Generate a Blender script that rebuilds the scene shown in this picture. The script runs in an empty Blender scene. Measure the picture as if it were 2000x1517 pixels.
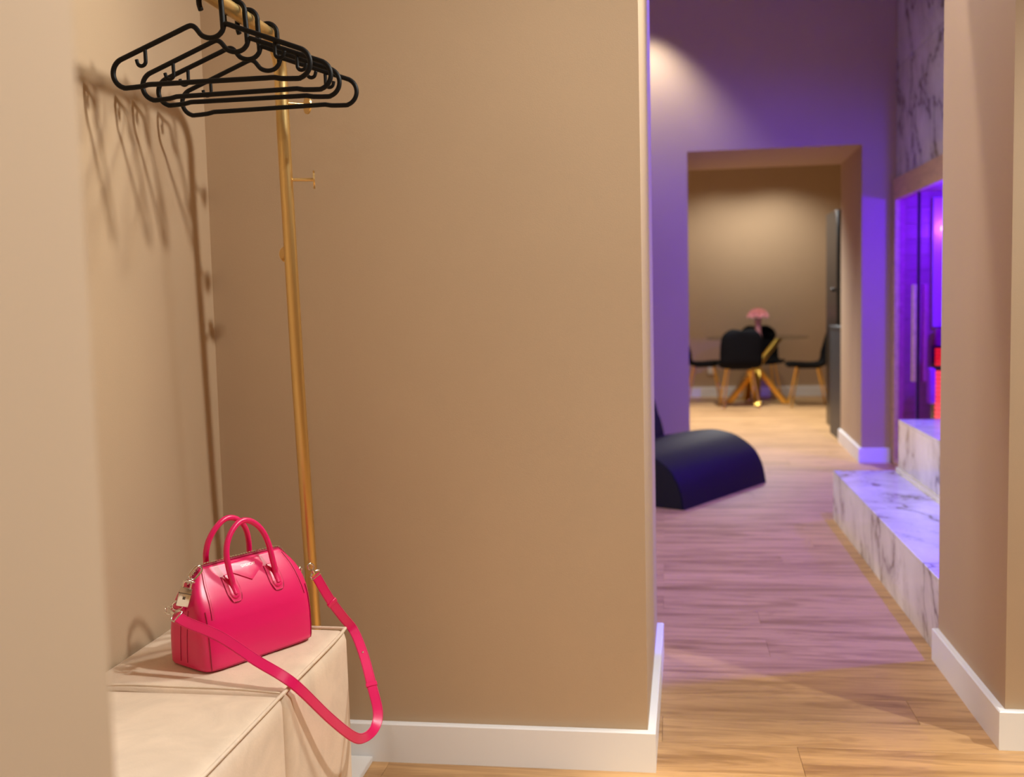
import bpy, bmesh, math, random
from mathutils import Vector, Matrix, Euler
random.seed(7)
scene = bpy.context.scene
COL = scene.collection
PI = math.pi

# ------------------------------------------------------------------ camera
def camera():
    yaw, pit, rol = 0.146207916, 0.0819405688, -0.0238305071
    cw, sw, cp, sp = math.cos(yaw), math.sin(yaw), math.cos(pit), math.sin(pit)
    fw = Vector((-sw*cp, cw*cp, -sp)); rt = Vector((cw, sw, 0)); up = rt.cross(fw)
    r2 = rt*math.cos(rol) + up*math.sin(rol); u2 = up*math.cos(rol) - rt*math.sin(rol)
    cam = bpy.data.cameras.new('camera'); o = bpy.data.objects.new('camera', cam); COL.objects.link(o)
    M = Matrix((r2, u2, -fw)).transposed().to_4x4(); M.translation = (0, 0, 1.08)
    o.matrix_world = M
    cam.sensor_width = 36; cam.lens = 36*2057.676/2000; cam.clip_start = .02; cam.clip_end = 60
    cam.dof.use_dof = True; cam.dof.focus_distance = 1.98; cam.dof.aperture_fstop = 3.6
    scene.camera = o
camera()

# ------------------------------------------------------------------ world, lights, exposure
scene.view_settings.view_transform = 'Standard'
scene.view_settings.look = 'None'
scene.view_settings.gamma = 1
scene.view_settings.exposure = 0.02
scene.view_settings.use_curve_mapping = False
w = bpy.data.worlds.new('world'); scene.world = w; w.use_nodes = True
w.node_tree.nodes['Background'].inputs[0].default_value = (.9, .75, .6, 1)
w.node_tree.nodes['Background'].inputs[1].default_value = 0.02

WARM = (1, .80, .58)
def spot(name, loc, tgt, energy, col=WARM, angle=120, blend=.6, size=.03):
    l = bpy.data.lights.new(name, 'SPOT'); l.energy = energy; l.color = col
    l.spot_size = math.radians(angle); l.spot_blend = blend; l.shadow_soft_size = size
    o = bpy.data.objects.new(name, l); COL.objects.link(o); o.location = loc
    o.rotation_euler = (Vector(tgt)-Vector(loc)).to_track_quat('-Z', 'Y').to_euler()
    return o
def point(name, loc, energy, col, size=.05):
    l = bpy.data.lights.new(name, 'POINT'); l.energy = energy; l.color = col; l.shadow_soft_size = size
    o = bpy.data.objects.new(name, l); COL.objects.link(o); o.location = loc
    return o
def area(name, loc, tgt, sx, sy, energy, col=WARM):
    l = bpy.data.lights.new(name, 'AREA'); l.shape = 'RECTANGLE'; l.size = sx; l.size_y = sy; l.energy = energy; l.color = col
    o = bpy.data.objects.new(name, l); COL.objects.link(o); o.location = loc
    o.rotation_euler = (Vector(tgt)-Vector(loc)).to_track_quat('-Z', 'Y').to_euler()
    return o
# room in front: ceiling spots and added fill lights
NEAR = (1, .97, .90)
spot('ceiling_spot_room', (.90, 1.53, 2.48), (-1.05, 1.85, .85), 150, NEAR, 86, .9, .07)
spot('ceiling_spot_niche', (-.37, 1.97, 2.48), (-.80, 1.62, 0), 4, (1, .86, .66), 84, .9, .012)
spot('ceiling_spot_entry', (.55, 1.55, 2.48), (.55, 1.60, 0), 160, (1, .82, .48), 49, .4, .03)
area('passage_fill', (.65, 2.50, 2.497), (.65, 2.50, 0), .16, .16, 9, (.80, .88, 1))  # added soft light for the bag's sheen and the niche wall's end face
spot('passage_spot', (.60, 2.60, 2.48), (-1.05, 1.62, .70), 80, (1, .95, .78), 82, .8, .09)
area('room_soft_fill', (-.1, -1.5, 2.497), (-.1, -1.5, 0), .8, .8, 58, (1, 1, .96))  # added broad fill behind the camera, softens the contrast
spot('wall_fill_spot', (.85, .15, 2.48), (-.36, .50, .95), 142, (.95, .98, 1), 44, .8, .04)  # extra spot added to brighten the near wall's end face
spot('pier_fill_spot', (2.0, 1.50, 2.48), (1.25, 2.56, .80), 165, (.97, 1, .98), 66, .8, .04)  # extra spot added to lift the front of the right wall
# corridor: warm lamps, added side fill, blue lamp over the steps
spot('corridor_spot_a', (-.24, 3.36, 3.08), (.15, 3.6, 0), 62, (1, .90, .82), 125, .6, .02)
spot('corridor_spot_b', (-.55, 3.80, 3.08), (.1, 3.7, 0), 20, (1, .88, .84), 125, .6, .02)
spot('corridor_spot_far', (-.12, 6.68, 3.0), (-.12, 6.74, 0), 61, (1, .94, .92), 92, .7, .03)
area('corridor_side_fill', (-2.55, 4.6, 1.75), (0, 4.4, 1.0), 1.0, .8, 18, (1, .93, .86)).data.spread = math.radians(75)  # unseen side light, added to brighten the step risers
spot('blue_lamp_steps', (1.325, 3.36, 3.08), (.72, 4.1, 0), 430, (.04, .01, 1), 137, .3, .03)
# dining room
spot('dining_spot_a', (.55, 11.0, 2.5), (.6, 10.9, 0), 32, (1, .95, .85), 140, .8, .04)
spot('dining_spot_b', (1.15, 11.0, 2.5), (1.1, 10.9, 0), 48, (1, .95, .85), 140, .8, .04)
spot('dining_spot_c', (.6, 9.2, 2.5), (.7, 8.9, 0), 500, (1, 1, .98), 112, .8, .05)

# ------------------------------------------------------------------ node helpers
class NT:
    def __init__(s, name):
        s.m = bpy.data.materials.new(name); s.m.use_nodes = True
        s.t = s.m.node_tree; s.N = s.t.nodes; s.L = s.t.links
        s.b = s.N['Principled BSDF']; s.out = s.N['Material Output']
    def n(s, typ, **kw):
        x = s.N.new(typ)
        for k, v in kw.items(): setattr(x, k, v)
        return x
    def lk(s, a, b): s.L.new(a, b)
    def val(s, sock, v): s.b.inputs[sock].default_value = v
    def coords(s, kind='Object', scale=(1, 1, 1), rot=(0, 0, 0), rnd=0):
        tc = s.n('ShaderNodeTexCoord'); mp = s.n('ShaderNodeMapping')
        src = tc.outputs[kind]
        if rnd:
            oi = s.n('ShaderNodeObjectInfo'); cx = s.n('ShaderNodeCombineXYZ'); mu = s.n('ShaderNodeMath', operation='MULTIPLY'); mu.inputs[1].default_value = rnd
            s.lk(oi.outputs['Random'], mu.inputs[0])
            for i in range(3): s.lk(mu.outputs[0], cx.inputs[i])
            ad = s.n('ShaderNodeVectorMath', operation='ADD'); s.lk(src, ad.inputs[0]); s.lk(cx.outputs[0], ad.inputs[1]); src = ad.outputs[0]
        s.lk(src, mp.inputs['Vector'])
        mp.inputs['Scale'].default_value = scale; mp.inputs['Rotation'].default_value = rot
        return mp.outputs[0]
    def noise(s, vec, scale, detail=4, rough=.55, dist=0):
        x = s.n('ShaderNodeTexNoise'); s.lk(vec, x.inputs['Vector'])
        x.inputs['Scale'].default_value = scale; x.inputs['Detail'].default_value = detail
        x.inputs['Roughness'].default_value = rough; x.inputs['Distortion'].default_value = dist
        return x.outputs['Fac']
    def ramp(s, fac, stops):
        r = s.n('ShaderNodeValToRGB'); s.lk(fac, r.inputs[0]); e = r.color_ramp.elements
        while len(e) < len(stops): e.new(.5)
        for el, (p, c) in zip(e, stops):
            el.position = p; el.color = (*c, 1) if len(c) == 3 else c
        return r.outputs[0]
    def mix(s, fac, a, b, mode='MIX'):
        x = s.n('ShaderNodeMix', data_type='RGBA', blend_type=mode)
        if hasattr(fac, 'is_linked'): s.lk(fac, x.inputs[0])
        else: x.inputs[0].default_value = fac
        for k, v in ((6, a), (7, b)):
            if hasattr(v, 'is_linked'): s.lk(v, x.inputs[k])
            else: x.inputs[k].default_value = (*v, 1)
        return x.outputs[2]
    def bump(s, h, strength=.1, dist=.01):
        x = s.n('ShaderNodeBump'); s.lk(h, x.inputs['Height']); x.inputs['Strength'].default_value = strength; x.inputs['Distance'].default_value = dist
        s.lk(x.outputs[0], s.b.inputs['Normal'])

def simple(name, col, rough=.5, metal=0, coat=0, bump=None, spec=.5):
    t = NT(name); t.val('Base Color', (*col, 1)); t.val('Roughness', rough); t.val('Metallic', metal); t.val('Coat Weight', coat); t.val('Specular IOR Level', spec)
    if bump:
        t.bump(t.noise(t.coords(), bump[0], 3), bump[1], bump[2])
    return t.m

def wall_mat(name, col):
    t = NT(name); v = t.coords()
    big = t.noise(v, 1.7, 3); c = t.ramp(big, [(.3, tuple(x*.97 for x in col)), (.7, tuple(min(1, x*1.03) for x in col))])
    t.lk(c, t.b.inputs['Base Color']); t.val('Roughness', .75); t.val('Specular IOR Level', .3)
    t.bump(t.noise(v, 420, 3), .12, .002)
    return t.m
M = {}
M['wall'] = wall_mat('beige_wall_paint', (.495, .364, .238))
M['ceil'] = wall_mat('ceiling_paint', (.74, .70, .66))
M['base'] = simple('white_lacquer', (.86, .88, .91), .36)
M['slab'] = simple('white_board', (.80, .79, .78), .35)

def oak(name, tone):
    t = NT(name)
    v = t.coords('Object', (.38, 5.0, 6), rnd=37)
    g1 = t.noise(v, 3.0, 8, .62, 1.3)
    v2 = t.coords('Object', (.55, 4.2, 3), rnd=53)
    g2 = t.noise(v2, 2.2, 5, .55, 2.6)
    v3 = t.coords('Object', (6, 120, 40), rnd=11)
    g3 = t.noise(v3, 3, 3, .5)
    c1 = t.ramp(g1, [(.33, tuple(x*y for x, y in zip(tone, (.60, .54, .48)))), (.50, tone), (.70, tuple(min(1, x*1.18) for x in tone))])
    c2 = t.mix(t.ramp(g2, [(.36, (1, 1, 1)), (.50, (0, 0, 0))]), c1, tuple(x*y for x, y in zip(tone, (.50, .44, .36))))
    c2b = t.mix(.55, c1, c2)
    c3 = t.mix(.22, c2b, t.ramp(g3, [(.3, (.45, .40, .34)), (.6, (1, 1, 1))]), 'MULTIPLY')
    oi = t.n('ShaderNodeObjectInfo')
    br = t.ramp(oi.outputs['Random'], [(0, (.90, .89, .88)), (1, (1.0, 1.0, 1.0))])
    t.lk(t.mix(1.0, c3, br, 'MULTIPLY'), t.b.inputs['Base Color'])
    t.val('Roughness', .42); t.val('Specular IOR Level', .4)
    t.bump(g3, .06, .002)
    return t.m
M['oak'] = oak('oak_floor', (.59, .352, .160))

def marble(name):
    t = NT(name)
    tc = t.n('ShaderNodeTexCoord')
    L = Vector((.50, -.38, -.78)).normalized(); A = L.cross(Vector((0, 0, 1))).normalized(); B = L.cross(A)
    def axes(sl, sa, sb):
        cx = t.n('ShaderNodeCombineXYZ')
        for i, (ax, sc_) in enumerate(((L, sl), (A, sa), (B, sb))):
            d = t.n('ShaderNodeVectorMath', operation='DOT_PRODUCT'); t.lk(tc.outputs['Object'], d.inputs[0]); d.inputs[1].default_value = ax*sc_
            t.lk(d.outputs['Value'], cx.inputs[i])
        return cx.outputs[0]
    def vein(vec, scale, dist, width):
        nz = t.noise(vec, scale, 5, .55, dist)
        m1 = t.n('ShaderNodeMath', operation='SUBTRACT'); t.lk(nz, m1.inputs[0]); m1.inputs[1].default_value = .5
        m2 = t.n('ShaderNodeMath', operation='ABSOLUTE'); t.lk(m1.outputs[0], m2.inputs[0])
        return t.ramp(m2.outputs[0], [(0, (1, 1, 1)), (width, (0, 0, 0))])
    v1 = axes(.20, 1.25, 1.25); v2 = axes(.35, 2.0, 2.0)
    gate = t.ramp(t.noise(axes(.8, 1.2, 1.2), 1.6, 2), [(.36, (0, 0, 0)), (.50, (1, 1, 1))])
    va = vein(v1, 2.6, .25, .022); vb = vein(v2, 2.6, .5, .014); vc = vein(v1, 2.6, .25, .11)
    cloud = t.ramp(t.noise(axes(1, 2, 2), 1.6, 4), [(.35, (.68, .66, .64)), (.62, (.84, .83, .82))])
    c = t.mix(t.mix(.55, (0, 0, 0), t.mix(1, vc, gate, 'MULTIPLY')), cloud, (.40, .37, .34))
    c = t.mix(t.mix(1.0, (0, 0, 0), t.mix(1, va, gate, 'MULTIPLY')), c, (.13, .11, .09))
    c = t.mix(t.mix(.35, (0, 0, 0), vb), c, (.28, .25, .22))
    t.lk(c, t.b.inputs['Base Color']); t.val('Roughness', .16)
    return t.m
M['marble'] = marble('white_marble')

def fabric(name, col):
    t = NT(name); v = t.coords()
    big = t.noise(v, 9, 4, .6, .8); fine = t.noise(v, 260, 2)
    c = t.ramp(big, [(.32, tuple(x*.86 for x in col)), (.62, col)])
    t.lk(c, t.b.inputs['Base Color']); t.val('Roughness', .85); t.val('Specular IOR Level', .2)
    t.val('Sheen Weight', .35); t.val('Sheen Roughness', .4); t.b.inputs['Sheen Tint'].default_value = (1, .92, .82, 1)
    t.bump(fine, .15, .002)
    return t.m
M['velvet'] = fabric('beige_velvet', (.76, .62, .48))

def leather(name, col, rough, coat):
    t = NT(name); v = t.coords()
    t.val('Base Color', (*col, 1)); t.val('Roughness', rough); t.val('Coat Weight', coat); t.val('Coat Roughness', .32)
    t.bump(t.noise(v, 900, 3), .05, .001)
    return t.m
M['pink'] = leather('pink_leather', (.76, .0015, .130), .34, .5)
M['pinkseam'] = simple('pink_leather_edge', (.34, .002, .045), .55)
M['pinkstitch'] = simple('pale_pink_thread', (.85, .20, .30), .6)
M['letter'] = simple('silver_foil', (.92, .75, .72), .35, .3)
M['silver'] = simple('polished_steel', (.78, .76, .72), .16, 1)
M['silverdark'] = simple('steel_groove', (.12, .10, .08), .4, .6)
def gold(name, col, rough):
    t = NT(name); v = t.coords('Object', (1, 1, 1))
    t.val('Base Color', (*col, 1)); t.val('Metallic', 1); t.val('Roughness', rough); t.val('Anisotropic', .3)
    t.bump(t.noise(t.coords('Object', (60, 60, 900)), 2, 2), .05, .001)
    return t.m
M['gold'] = gold('brushed_gold', (.84, .61, .26), .34)
M['goldshiny'] = gold('polished_gold', (.95, .60, .13), .30)
M['blackplastic'] = simple('black_plastic', (.0035, .0035, .004), .5, bump=(400, .05, .001), spec=.22)
M['blackvelvet'] = simple('black_upholstery', (.003, .003, .0035), .8, spec=.12)
M['blackleather'] = simple('black_vinyl', (.006, .006, .010), .6, bump=(500, .08, .001), spec=.3)
M['dark'] = simple('charcoal_laminate', (.028, .032, .038), .45)
M['blackgloss'] = simple('black_gloss', (.006, .006, .007), .3)
M['sealant'] = simple('grout', (.78, .75, .70), .6)
def wood(name, tone, s=(10, 1.2, 10)):
    t = NT(name); g = t.noise(t.coords('Object', s, rnd=21), 3, 6, .6, 1)
    t.lk(t.ramp(g, [(.3, tuple(x*.72 for x in tone)), (.65, tone)]), t.b.inputs['Base Color']); t.val('Roughness', .5)
    return t.m
M['framewood'] = wood('pale_frame_wood', (.74, .50, .30))
M['saunaboard'] = wood('sauna_board_wood', (.55, .36, .24), (1.2, 10, 10))
M['palepanel'] = simple('pale_panel', (.78, .76, .80), .4)
def emis(name, col, s):
    t = NT(name); t.val('Base Color', (0, 0, 0, 1)); t.b.inputs['Emission Color'].default_value = (*col, 1); t.val('Emission Strength', s)
    return t.m
M['lampglow'] = emis('blue_white_lamp', (.55, 1, .95), 12)
M['redglow'] = emis('red_heater_glow', (1, .05, .01), 1.6)
M['orangeglow'] = emis('orange_heater_glow', (1, .22, .06), 2.2)
def thin_glass(name, tint, ior=1.5):
    t = NT(name); t.N.remove(t.b)
    tr = t.n('ShaderNodeBsdfTransparent'); tr.inputs[0].default_value = (*tint, 1)
    gl = t.n('ShaderNodeBsdfGlossy'); gl.inputs['Roughness'].default_value = .02
    fr = t.n('ShaderNodeFresnel'); fr.inputs[0].default_value = ior
    ge = t.n('ShaderNodeNewGeometry'); sb = t.n('ShaderNodeMath', operation='SUBTRACT'); sb.inputs[0].default_value = 1; t.lk(ge.outputs['Backfacing'], sb.inputs[1])
    mu = t.n('ShaderNodeMath', operation='MULTIPLY'); t.lk(fr.outputs[0], mu.inputs[0]); t.lk(sb.outputs[0], mu.inputs[1])   # the rear face of the pane adds no second mirror
    mx = t.n('ShaderNodeMixShader'); t.lk(mu.outputs[0], mx.inputs[0]); t.lk(tr.outputs[0], mx.inputs[1]); t.lk(gl.outputs[0], mx.inputs[2])
    t.lk(mx.outputs[0], t.out.inputs[0])
    return t.m
M['glass'] = thin_glass('cabin_glass', (.80, .36, .96), 1.14)
M['tableglass'] = thin_glass('table_glass', (.80, .84, .80))
M['vasepink'] = simple('pink_ceramic', (.52, .22, .18), .35)
M['petal'] = simple('pink_petal', (.90, .42, .40), .6)
M['petaldark'] = simple('green_stem', (.14, .11, .05), .7)
M['socketwhite'] = simple('white_socket_plastic', (.82, .82, .82), .4)

# ------------------------------------------------------------------ mesh helpers
def link(name, bm, mat, parent=None, smooth=False, angle=None):
    me = bpy.data.meshes.new(name); bm.normal_update(); bm.to_mesh(me); bm.free()
    o = bpy.data.objects.new(name, me); COL.objects.link(o)
    if mat: me.materials.append(M[mat])
    if smooth:
        for p in me.polygons: p.use_smooth = True
        if angle: me.set_sharp_from_angle(angle=math.radians(angle))
    if parent: o.parent = parent
    return o
def empty(name, loc, rz=0):
    o = bpy.data.objects.new(name, None); COL.objects.link(o); o.location = loc; o.rotation_euler = (0, 0, rz); o.empty_display_size = .05
    return o
def tag(o, label, cat, group=None):
    o['label'] = label; o['category'] = cat
    if group: o['group'] = group
    return o
def struct(o, label=None, cat=None):
    o['kind'] = 'structure'
    if label: o['label'] = label
    if cat: o['category'] = cat
    return o
def box(bm, x0, x1, y0, y1, z0, z1, bev=0, seg=1):
    vs = [bm.verts.new((x, y, z)) for x in (x0, x1) for y in (y0, y1) for z in (z0, z1)]
    f = [(0, 1, 3, 2), (4, 6, 7, 5), (0, 4, 5, 1), (2, 3, 7, 6), (0, 2, 6, 4), (1, 5, 7, 3)]
    fs = [bm.faces.new([vs[i] for i in q]) for q in f]
    if bev:
        es = {e for q in fs for e in q.edges}
        bmesh.ops.bevel(bm, geom=list(es), offset=bev, segments=seg, profile=.5, affect='EDGES')
    return vs
def prism(bm, poly, z0, z1):
    a = [bm.verts.new((x, y, z0)) for x, y in poly]; b = [bm.verts.new((x, y, z1)) for x, y in poly]
    n = len(poly); bm.faces.new(a[::-1]); bm.faces.new(b)
    for i in range(n): bm.faces.new((a[i], a[(i+1) % n], b[(i+1) % n], b[i]))
def newbm(): return bmesh.new()
def bx(name, dims, mat, parent=None, bev=0, seg=1):
    bm = newbm(); box(bm, *dims, bev=bev, seg=seg); bmesh.ops.recalc_face_normals(bm, faces=bm.faces)
    return link(name, bm, mat, parent, smooth=bool(bev), angle=40)
def tube(bm, pts, r, n=10, closed=False, caps=True, rr=None):
    pts = [Vector(p) for p in pts]; m = len(pts); rings = []
    prev = None
    for i, p in enumerate(pts):
        if closed: t = pts[(i+1) % m]-pts[i-1]
        else: t = pts[min(i+1, m-1)]-pts[max(i-1, 0)]
        t.normalize()
        if prev is None:
            a = Vector((0, 0, 1)) if abs(t.z) < .9 else Vector((1, 0, 0))
            nrm = (a - t*a.dot(t)).normalized()
        else:
            nrm = (prev - t*prev.dot(t)).normalized()
        prev = nrm; bi = t.cross(nrm)
        rad = rr[i] if rr else r
        rings.append([bm.verts.new(p + (nrm*math.cos(2*PI*k/n) + bi*math.sin(2*PI*k/n))*rad) for k in range(n)])
    rng = range(m) if closed else range(m-1)
    for i in rng:
        A, B = rings[i], rings[(i+1) % m]
        # closed loops may need an offset so the ends meet untwisted
        off = 0
        if closed and i == m-1:
            off = min(range(n), key=lambda k: (A[0].co-B[k].co).length)
        for k in range(n):
            bm.faces.new((A[k], A[(k+1) % n], B[(k+1+off) % n], B[(k+off) % n]))
    if caps and not closed:
        bm.faces.new(rings[0][::-1]); bm.faces.new(rings[-1])
def catmull(pts, sub=8, closed=False):
    pts = [Vector(p) for p in pts]; out = []; m = len(pts)
    for i in range(m if closed else m-1):
        if closed: p0, p1, p2, p3 = pts[i-1], pts[i], pts[(i+1) % m], pts[(i+2) % m]
        else: p0, p1, p2, p3 = pts[max(i-1, 0)], pts[i], pts[i+1], pts[min(i+2, m-1)]
        for k in range(sub):
            t = k/sub
            out.append(.5*((2*p1)+(p2-p0)*t+(2*p0-5*p1+4*p2-p3)*t*t+(3*p1-p0-3*p2+p3)*t**3))
    if not closed: out.append(pts[-1])
    return out
def tb(name, pts, r, mat, parent=None, n=10, closed=False, rr=None):
    bm = newbm(); tube(bm, pts, r, n, closed, rr=rr); bmesh.ops.recalc_face_normals(bm, faces=bm.faces)
    return link(name, bm, mat, parent, smooth=True, angle=50)
def cyl(bm, c, r, h, n=24, r2=None):
    r2 = r if r2 is None else r2
    a = [bm.verts.new((c[0]+r*math.cos(2*PI*k/n), c[1]+r*math.sin(2*PI*k/n), c[2])) for k in range(n)]
    b = [bm.verts.new((c[0]+r2*math.cos(2*PI*k/n), c[1]+r2*math.sin(2*PI*k/n), c[2]+h)) for k in range(n)]
    bm.faces.new(a[::-1]); bm.faces.new(b)
    for k in range(n): bm.faces.new((a[k], a[(k+1) % n], b[(k+1) % n], b[k]))
def oriented(o, x, z):
    x = Vector(x).normalized(); z = Vector(z); z = (z-x*z.dot(x)).normalized(); y = z.cross(x)
    return Matrix((x, y, z)).transposed()

# ------------------------------------------------------------------ the setting
H1, H2, H3 = 2.52, 3.14, 2.62      # ceilings: front room, corridor, dining room
XB0, XB1 = -.052, -.037            # end of the niche wall, front and far corner

# floor and its planks (running across the passage)
bm = newbm(); box(bm, -2.6, 3.2, -2.6, 11.75, -.06, -.006)
fl = struct(link('floor', bm, 'oak'))
def build_planks():
    pw, pl = .16, 1.28
    meshes = {}
    def mesh(L):
        k = round(L, 3)
        if k not in meshes:
            b = newbm(); box(b, 0, L-.0006, 0, pw-.0006, -.006, 0)
            top = [e for e in b.edges if all(v.co.z > -.001 for v in e.verts)]
            bmesh.ops.bevel(b, geom=top, offset=.0006, segments=1, affect='EDGES'); bmesh.ops.recalc_face_normals(b, faces=b.faces)
            me = bpy.data.meshes.new('plank'); b.to_mesh(me); b.free(); me.materials.append(M['oak']); meshes[k] = me
        return meshes[k]
    rows = int((11.62-2.20)/pw)+1
    for r in range(rows):
        y = 2.20+r*pw
        off = random.choice((.0, .32, .64, .96)) + random.choice((0, .16))
        x0 = -1.30-off
        while x0 < 2.0:
            x1 = x0+pl
            a = max(x0, -1.04); b_ = min(x1, 1.95)
            if y < 3.0: b_ = min(b_, 1.0)
            if y > 3.2: a = max(a, -.60)
            if b_-a > .05:
                o = bpy.data.objects.new('plank', mesh(b_-a)); COL.objects.link(o); o.parent = fl; o.location = (a, y, 0)
            x0 = x1
build_planks()

def wall(name, dims, mat='wall', parent=None):
    bm = newbm(); box(bm, *dims); bmesh.ops.recalc_face_normals(bm, faces=bm.faces)
    o = link(name, bm, mat, parent)
    if not parent: struct(o)
    return o
bm = newbm(); prism(bm, [(-1.2, 2.365), (XB0, 2.365), (XB1, 3.175), (-2.6, 3.175), (-2.6, 3.05), (-1.2, 3.05)], 0, H1)
bmesh.ops.recalc_face_normals(bm, faces=bm.faces); struct(link('wall_back', bm, 'wall'))
wall('wall_left', (-1.2, -1.055, .58, 2.365, 0, H1))
wall('wall_front', (-2.6, -.336, .44, .58, 0, H1))
wall('wall_right', (.783, 3.2, 2.56, 3.178, 0, H1))
wall('wall_entry', (-2.7, 3.2, -2.7, -2.6, 0, H1))
wall('wall_entry_left', (-2.7, -2.6, -2.6, .58, 0, H1))
wall('wall_entry_right', (3.2, 3.3, -2.6, 3.178, 0, H1))
wall('ceiling_front', (-2.7, 3.3, -2.7, 3.175, H1, H2+.1), 'ceil')
wall('ceiling_corridor', (-2.7, 3.3, 3.175, 7.05, H2, H2+.1), 'ceil')
wall('wall_corridor_left', (-2.7, -2.6, 3.05, 7.0, 0, H2))
# wall with the deep opening to the dining room
bm = newbm()
box(bm, -2.6, .147, 6.95, 7.96, 0, H2); prism(bm, [(1.230, 6.95), (3.2, 6.95), (3.2, 7.96), (1.262, 7.96)], 0, H2); prism(bm, [(.147, 6.95), (1.230, 6.95), (1.262, 7.96), (.147, 7.96)], 2.012, H2)
bmesh.ops.recalc_face_normals(bm, faces=bm.faces); struct(link('wall_far', bm, 'wall'))
wall('wall_dining_back', (-1.6, 3.3, 11.62, 11.75, 0, H3))
wall('wall_dining_left', (-1.7, -1.6, 7.9, 11.75, 0, H3))
wall('wall_dining_right', (3.2, 3.3, 7.9, 11.75, 0, H3))
wall('ceiling_dining', (-1.7, 3.3, 7.96, 11.75, H3, H3+.1), 'ceil')

# baseboards
def base(name, segs, h=.094, t=.018):
    """segs: list of closed plan outlines"""
    bm = newbm()
    for poly in segs: prism(bm, poly, 0, h)
    bmesh.ops.recalc_face_normals(bm, faces=bm.faces)
    es = [e for e in bm.edges if all(v.co.z > h-.001 for v in e.verts)]
    bmesh.ops.bevel(bm, geom=es, offset=.003, segments=1, affect='EDGES')
    return struct(link(name, bm, 'base'))
base('baseboard_back', [[(-1.055, 2.347), (XB0+.018, 2.347), (XB1+.020, 3.177), (XB1-.002, 3.177), (XB0-.002, 2.366), (-1.055, 2.366)]])
base('baseboard_right', [[(.765, 3.18), (.765, 2.542), (3.2, 2.542), (3.2, 2.562), (.785, 2.562), (.785, 3.18)]], .094)
base('baseboard_far', [[(1.244, 7.96), (1.212, 6.932), (1.405, 6.932), (1.405, 6.952), (1.232, 6.952), (1.264, 7.96)],
                       [(-2.6, 6.932), (.165, 6.932), (.165, 7.96), (.145, 7.96), (.145, 6.952), (-2.6, 6.952)]])
base('baseboard_dining', [[(-1.6, 11.602), (3.2, 11.602), (3.2, 11.622), (-1.6, 11.622)]], .105)

# marble wall above the cabin and behind the steps (unseen part), built of slabs
mw = wall('wall_marble', (1.46, 3.2, 5.10, 6.95, 1.79, H2), 'wall')
for (y0, y1, z0, z1) in ((5.10, 6.045, 1.79, 2.46), (6.048, 6.945, 1.79, 2.46), (5.10, 6.045, 2.463, H2), (6.048, 6.945, 2.463, H2)):
    bx('slab', (1.435, 1.46, y0, y1, z0, z1), 'marble', mw, .001)
mw2 = wall('wall_steps_occluder', (1.375, 3.2, 3.178, 5.10, 0, H2), 'wall')  # unseen wall, placed so its edge cuts the blue beam
bx('slab', (1.35, 1.375, 3.18, 5.09, .482, 1.80), 'marble', mw2, .001)
bx('slab', (1.35, 1.375, 3.18, 5.09, 1.803, H2), 'marble', mw2, .001)

# ------------------------------------------------------------------ marble steps
st = tag(empty('marble_steps', (1.07, 4.2, 0)), 'two broad white marble steps with dark veins lit blue on top', 'steps')
def part(name, dims, mat, parent, bev=0, seg=1, org=None):
    bm = newbm(); o = org if org else parent.location
    box(bm, dims[0]-o[0], dims[1]-o[0], dims[2]-o[1], dims[3]-o[1], dims[4]-o[2], dims[5]-o[2], bev=bev, seg=seg)
    bmesh.ops.recalc_face_normals(bm, faces=bm.faces)
    return link(name, bm, mat, parent, smooth=bool(bev), angle=40)
part('riser', (.788, .808, 3.182, 5.185, 0, .224), 'marble', st)
part('end_panel', (.808, 1.345, 5.167, 5.185, 0, .224), 'marble', st)
part('tread', (.788, 1.088, 3.182, 5.185, .224, .236), 'marble', st, .0015)
part('riser', (1.088, 1.108, 3.182, 5.185, .236, .469), 'marble', st)
part('end_panel', (1.108, 1.345, 5.167, 5.185, .224, .469), 'marble', st)
part('tread', (1.088, 1.348, 3.182, 5.185, .469, .481), 'marble', st, .0015)
part('grout_strip', (1.076, 1.088, 3.182, 5.185, .236, .252), 'sealant', st)
part('core', (.81, 1.34, 3.19, 5.166, 0, .22), 'sealant', st)

# ------------------------------------------------------------------ glazed cabin beside the steps
sc_ = tag(empty('sauna_cabin', (1.9, 6.0, 0)), 'glazed sauna cabin with pale wood frame and purple lit interior', 'sauna')
hd = part('header', (1.415, 1.475, 5.19, 6.946, 1.655, 1.785), 'framewood', sc_, .002)
part('jamb', (1.415, 1.475, 6.875, 6.948, 0, 1.655), 'framewood', sc_, .002)
part('jamb', (1.415, 1.475, 5.19, 5.26, 0, 1.655), 'framewood', sc_, .002)
part('fixed_pane', (1.441, 1.449, 6.385, 6.873, .03, 1.653), 'glass', sc_)
part('fixed_pane', (1.441, 1.449, 5.262, 5.66, .03, 1.653), 'glass', sc_)
dr = part('glass_door', (1.441, 1.449, 5.665, 6.378, .03, 1.652), 'glass', sc_)
part('seam_strip', (1.437, 1.453, 6.377, 6.386, .03, 1.653), 'blackgloss', sc_)
for xa in (1.402, 1.462):
    hb = part('handle', (xa, xa+.024, 6.335, 6.362, .565, 1.125), 'framewood', dr, .003, org=sc_.location)
part('sill', (1.415, 1.475, 5.26, 6.876, 0, .03), 'framewood', sc_, .002)
part('cabin_floor', (1.475, 2.5, 5.19, 6.90, 0, .03), 'saunaboard', sc_)
part('cabin_ceiling', (1.475, 2.5, 5.19, 6.90, 1.70, 1.73), 'saunaboard', sc_)
part('cabin_back', (2.5, 2.53, 5.19, 6.93, 0, 1.73), 'saunaboard', sc_)
part('cabin_side', (1.475, 2.5, 5.15, 5.19, 0, 1.73), 'saunaboard', sc_)
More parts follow.
